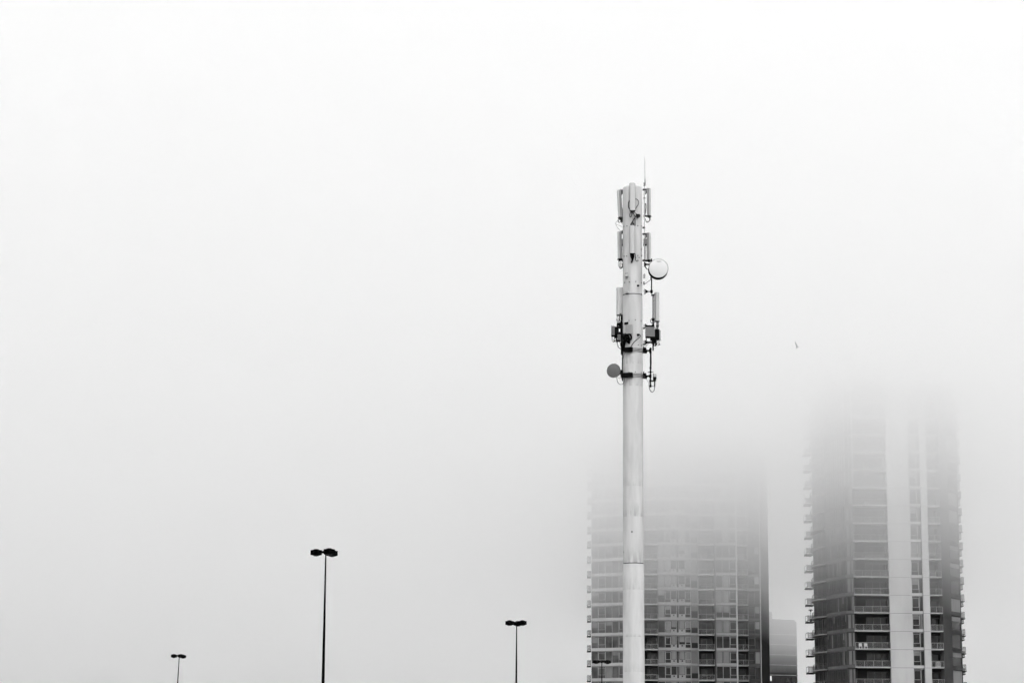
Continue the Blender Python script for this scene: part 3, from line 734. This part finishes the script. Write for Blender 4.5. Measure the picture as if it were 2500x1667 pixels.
    m.tube([mp(1581, 907.5, .05), mp(1597, 908.8, .0)], .012, 6); m.tube([mp(1582.5, 909.5, .05), mp(1586, 909.5, .0)], .012, 6); m.build('pipe_clamp', 'steel', root)
    cable([mp(1589.3, 862, -.02), mp(1590, 875, -.02), mp(1589.8, 890, -.02), mp(1588.5, 903, -.02)], .020)
    m = MB(); q = mp(1598.8, 920.5, 0); m.lathe(q, [(.085, 0), (.088, .10), (.08, .15), (.05, .165), (0, .17)], 16); m.build('radio_cover', 'panel', root)
    m = MB(); m.lathe(q, [(.088, 0), (.09, -.05), (.05, -.16), (0, -.17)], 16); m.box(mp(1595.2, 920, .02), (.035, .12, .32)); m.box(mp(1598, 928.5, 0), (.12, .14, .05)); m.box(mp(1592, 930, .03), (.16, .1, .05)); m.build('radio_unit', 'steel', root)
    m = MB(); m.tube([mp(1598.2, 928, 0), mp(1598.2, 942, 0)], .03, 8); m.build('connector', 'cable', root)
    cable([mp(1585.6, 928, .0), mp(1584.6, 940, 0), mp(1586.5, 951, 0), mp(1592, 956.8, 0), mp(1597, 952.5, 0), mp(1598.4, 942, 0)], .017)
    bar(1588, 942.5, 1598.5, 942.5, .9, 0, .04)
    cable([mp(1601.5, 921, 0), mp(1601.8, 930, 0), mp(1600.5, 940, 0), mp(1598.8, 948, 0)], .006)
    cable([mp(1579, 923, .05), mp(1580, 929, .05), mp(1584.5, 934, .05), mp(1585.5, 926, .05)], .007)

    # ---- middle right: curved panel, pipe, two radios
    panel(1604, 1604.3, 714.5, 784, -.1, .20, .16, R(22), 0, round_=.6)
    for i, x in enumerate((1602.5, 1605, 1607.2)):
        cable([mp(x, 785, -.1), mp(x + .4, 795, -.1), mp(x - .8, 801, -.1), mp(x + .2 - i * .3, 806, -.1)], (.018, .024, .018)[i])
        m = MB(); m.tube([mp(x + .2, 794.5, -.1), mp(x + .1, 797.5, -.1)], .028, 8); m.build('connector', 'cable', root)
    cable([mp(1597.5, 783, -.02), mp(1596.5, 792, 0), mp(1599.3, 799, 0), mp(1601, 806, 0)], .008)
    m = MB(); m.tube([mp(1594.4, 719.5, .05), mp(1594.4, 778, .05)], .034, 10); m.build('mounting_pipe', 'galv_dk', root)
    m = MB(); m.tube([mp(1594.4, 778, .05), mp(1594.4, 856, .05)], .038, 10); m.build('mounting_pipe', 'steel', root)
    m = MB(); m.box(mp(1594.5, 720.5, .0), (.19, .14, .06)); m.tube([mp(1598.5, 720, 0), mp(1599.3, 731.5, -.03)], .022, 6); m.box(mp(1597.5, 781, 0), (.12, .14, .07)); m.box(mp(1594.4, 780, .0), (.13, .14, .12)); m.build('bracket_clamp', 'steel', root)
    cable([mp(1592.8, 778, -.02), mp(1589, 780.5, -.02), mp(1588.2, 784.5, -.02), mp(1590.5, 788.5, -.02), mp(1594, 789, -.02), mp(1598, 787, -.02), mp(1599.6, 783.5, -.02), mp(1597, 779, -.02), mp(1594.5, 777.5, -.02)], .018)
    arm(1575, 1594.4, 796, .045, .2)
    arm(1575, 1594.4, 835.8, .05, .2)
    for y in (796.5, 836): 
        m = MB(); m.box(mp(1572.8, y, .05), (.07, .2, .18)); m.build('collar_plate', 'panel', root)
        m = MB(); m.box(mp(1572, y + 5, 0), (.1, .12, .05)); m.build('bolt', 'steel', root)
    radio(1575.6, 1598.2, 798.6, 822, -.35, .16, 'grey_box', rz=R(4))
    m = MB(); a, b = mp(1598.5, 804.5, -.15), mp(1610, 830, -.15); cc = (a + b) / 2; m.box(cc, (b.x - a.x, .26, a.z - b.z)); m.box(mp(1594, 826.5, -.1), (.26, .2, .2)); m.build('radio_unit', 'steel', root)
    m = MB(); m.box(mp(1611, 818, -.2), (.06, .22, .46)); m.box(mp(1611, 830, -.2), (.08, .2, .04)); m.build('radio_cover', 'grey_mid', root)
    for i, x in enumerate((1577.5, 1590.5)):
        cable([mp(x, 823.5, -.3), mp(x + .4, 829, -.2), mp(x + 1.2, 834, 0)], .018)
    for i, x in enumerate((1598, 1600.5, 1602, 1605.5, 1607.5, 1610.5)):
        cable([mp(x, 830, -.15), mp(x + .3, 836, -.15), mp(x + (-1, .5, 0, -1.5, .3, 0)[i], 841, -.13), mp(x - (2, 0, 2, 1, 2.5, 3)[i], 844.5 - i % 2 * 2, -.1)], (.018, .045, .035, .010, .009, .009)[i])
    m = MB(); m.box(mp(1610.5, 840.5, -.15), (.05, .06, .05)); m.build('connector', 'cable', root)
    # shallow cable tray stubs to the pole top right
    cable([mp(1600, 845, -.05), mp(1597, 843, 0), mp(1596.2, 838, 0)], .015)
MT['tray'] = mat('antenna_tray', .22, .6, noise=.2, nscale=(8, 8, 1))
def stained(name, c, bands):
    m = mat(name, c, .6, noise=.14, nscale=(3, 3, .5)); n, l = m.node_tree.nodes, m.node_tree.links
    b = n['Principled BSDF']; src = b.inputs['Base Color'].links[0].from_socket
    tc = n.new('ShaderNodeTexCoord'); sp = n.new('ShaderNodeSeparateXYZ'); l.new(tc.outputs['Object'], sp.inputs[0])
    mp_ = n.new('ShaderNodeMapping'); mp_.inputs['Scale'].default_value = (7, 7, 1.2); l.new(tc.outputs['Object'], mp_.inputs[0])
    nz = n.new('ShaderNodeTexNoise'); nz.inputs['Detail'].default_value = 5; nz.inputs['Scale'].default_value = 1; l.new(mp_.outputs[0], nz.inputs[0])
    for z0, hgt, amt in bands:
        mr = n.new('ShaderNodeMapRange'); mr.inputs['From Min'].default_value = z0; mr.inputs['From Max'].default_value = z0 + hgt; mr.inputs['To Min'].default_value = 1; mr.inputs['To Max'].default_value = 0
        gt = n.new('ShaderNodeMath'); gt.operation = 'GREATER_THAN'; gt.inputs[1].default_value = z0
        nr = n.new('ShaderNodeMapRange'); nr.inputs['From Min'].default_value = .42; nr.inputs['From Max'].default_value = .62
        m1 = n.new('ShaderNodeMath'); m1.operation = 'MULTIPLY'; m2 = n.new('ShaderNodeMath'); m2.operation = 'MULTIPLY'; m3 = n.new('ShaderNodeMath'); m3.operation = 'MULTIPLY'; m3.inputs[1].default_value = amt
        mx = n.new('ShaderNodeMix'); mx.data_type = 'RGBA'; mx.inputs['B'].default_value = (c * .35,) * 3 + (1,)
        l.new(sp.outputs[2], mr.inputs['Value']); l.new(sp.outputs[2], gt.inputs[0]); l.new(nz.outputs[0], nr.inputs['Value'])
        l.new(mr.outputs[0], m1.inputs[0]); l.new(gt.outputs[0], m1.inputs[1]); l.new(m1.outputs[0], m2.inputs[0]); l.new(nr.outputs[0], m2.inputs[1]); l.new(m2.outputs[0], m3.inputs[0])
        l.new(m3.outputs[0], mx.inputs['Factor']); l.new(src, mx.inputs['A']); src = mx.outputs['Result']
    l.new(src, b.inputs['Base Color']); return m
MT['mast_mid'] = stained('stained_white_paint', .47, [(mp(1546, 1262).z, .75, .55), (mp(1546, 1377).z, .9, .5), (mp(1546, 1188).z, .5, .3), (mp(1546, 945).z, 1.2, .35), (mp(1546, 862).z - .6, .5, .4)])
MT['mast_low'] = stained('stained_low_paint', .49, [(mp(1546, 1555).z, .18, .45), (mp(1546, 1440).z, .6, .3), (mp(1546, 1640).z, .5, .25)])
MT['grey_mid'] = mat('mid_grey_housing', .30, .6, noise=.1, nscale=(5, 5, 5))
mast()
covered()

# ------------------------------------------------------------------ parking lot lamps
def lamp(px, py, Y, angs, label, r=.60, hd=.35, lean=0., zoff=0):
    c = at(px, py, Y); H = c.z
    base = c - Vector((math.sin(lean) * c.z, 0, 0))
    root = thing('parking_lot_lamp', (base.x, Y, 0), label, 'street lamp', 'black lamps above the parking lot')
    o = Vector((base.x, Y, 0))
    m = MB(); m.tube([o, o + Vector((0, 0, H * .5)), o + Vector((0, 0, H - .1))], [.15, .092, .042], 14); m.build('pole', 'lamp', root)
    m = MB(); m.tube([o + Vector((0, 0, H - .16)), o + Vector((0, 0, H + .09))], .07, 12)
    m.build('pole_cap', 'lamp', root)
    for a in angs:
        d = Vector((math.cos(R(a)), math.sin(R(a)), 0)); hc = o + Vector((0, 0, H)) + d * r
        m = MB(); m.tube([o + Vector((0, 0, H)) + d * .04, o + Vector((0, 0, H)) + d * (r - hd + .05)], .075, 8); m.build('arm', 'lamp', root)
        m = MB(); m.lathe(hc, [(0, .16), (hd * .35, .155), (hd * .97, .155 - .045), (hd, .115), (hd, -.165), (hd * .97, -.175), (hd * .5, -.19)], 20); h = m.build('lamp_head', 'lamp', root)
        m = MB(); m.lathe(hc, [(hd * .62, -.185), (hd * .52, -.22), (hd * .3, -.25), (0, -.26)], 20); m.build('lens', 'lens', h)
        m = MB(); m.lathe(hc, [(0, .205), (hd * .3, .195), (hd * .55, .15)], 16); m.build('top_cover', 'lens', h)
    root.rotation_euler = (0, lean, 0)
    return root
lamp(795.5, 1347, 141, (175, -65, 55), 'tallest and nearest black lamp post with three heads, in the left half')
lamp(437.8, 1600, 258, (175, -65, 55), 'smallest black lamp post, leftmost of all, leaning slightly', lean=R(1.7))
lamp(1261.3, 1519.5, 187, (200, -40, 80), 'black three headed lamp post midway between the nearest lamp and the mast')
lamp(1469.3, 1614, 244, (184, 4), 'black lamp post with two heads in front of the left tower', r=.60)

# ------------------------------------------------------------------ gull
def gull():
    Y = 200.; c = at(1946.5, 846.5, Y)
    k = Y / F
    P = lambda dx, dy, dd=0: c + Vector((dx * k, dd, -dy * k))
    m = MB()
    m.tube([P(-3.2, 1.4), P(-2, 1.2), P(0, .5), P(2.5, -.4), P(4.6, -1)], [.01, .035, .055, .035, .012], 8)
    def wing(pts, ws, th=.012):
        vs = []
        for p, w_ in zip(pts, ws):
            vs += [p + Vector((w_, -.02, th)), p + Vector((-w_, .02, -th)), p + Vector((-w_, .03, th))]
        fs = []
        for i in range(len(pts) - 1):
            for a, b in ((0, 1), (1, 2), (2, 0)): fs.append((i * 3 + a, i * 3 + b, i * 3 + 3 + b, i * 3 + 3 + a))
        m.add(vs, fs)
    wing([P(-.2, .6, -.02), P(-3, -3.5, -.2), P(-5, -6.5, -.3), P(-5.8, -9, -.35), P(-5.6, -11.4, -.4)], [.06, .055, .045, .035, .008])
    wing([P(.6, .4, .02), P(-.6, 1.8, .25), P(-1.8, 2.6, .4), P(-3.6, 2.4, .55)], [.06, .05, .035, .01])
    o = m.build('gull', 'feather', None, c)
    tag(o, 'tiny grey gull in flight between the mast and the right tower', 'bird')
gull()

# ------------------------------------------------------------------ fog
def vol(name, d):
    m = bpy.data.materials.new(name); m.use_nodes = True; nt = m.node_tree; nt.nodes.clear()
    o = nt.nodes.new('ShaderNodeOutputMaterial'); p = nt.nodes.new('ShaderNodeVolumePrincipled')
    p.inputs['Color'].default_value = (.998, .998, .998, 1); p.inputs['Density'].default_value = d; p.inputs['Anisotropy'].default_value = ANI
    nt.links.new(p.outputs[0], o.inputs['Volume']); return m
m = MB()
m.box((0, 500, 39), (4008, 4008, 82)); tag(m.build('haze', vol('thin_haze', 2.5e-5)), kind='stuff')
# the cloud base: thin at its ragged underside, thicker the higher one looks, in overlapping layers
for i, (z, d) in enumerate(LAYERS):
    m = MB(); q = CTOP + i * .05
    m.box((0, 1050 + i * .5, (z + q) / 2), (3000 + i * 2, 2700 + i * 2, q - z))
    tag(m.build('low_cloud', vol('fog_layer', d)), kind='stuff')
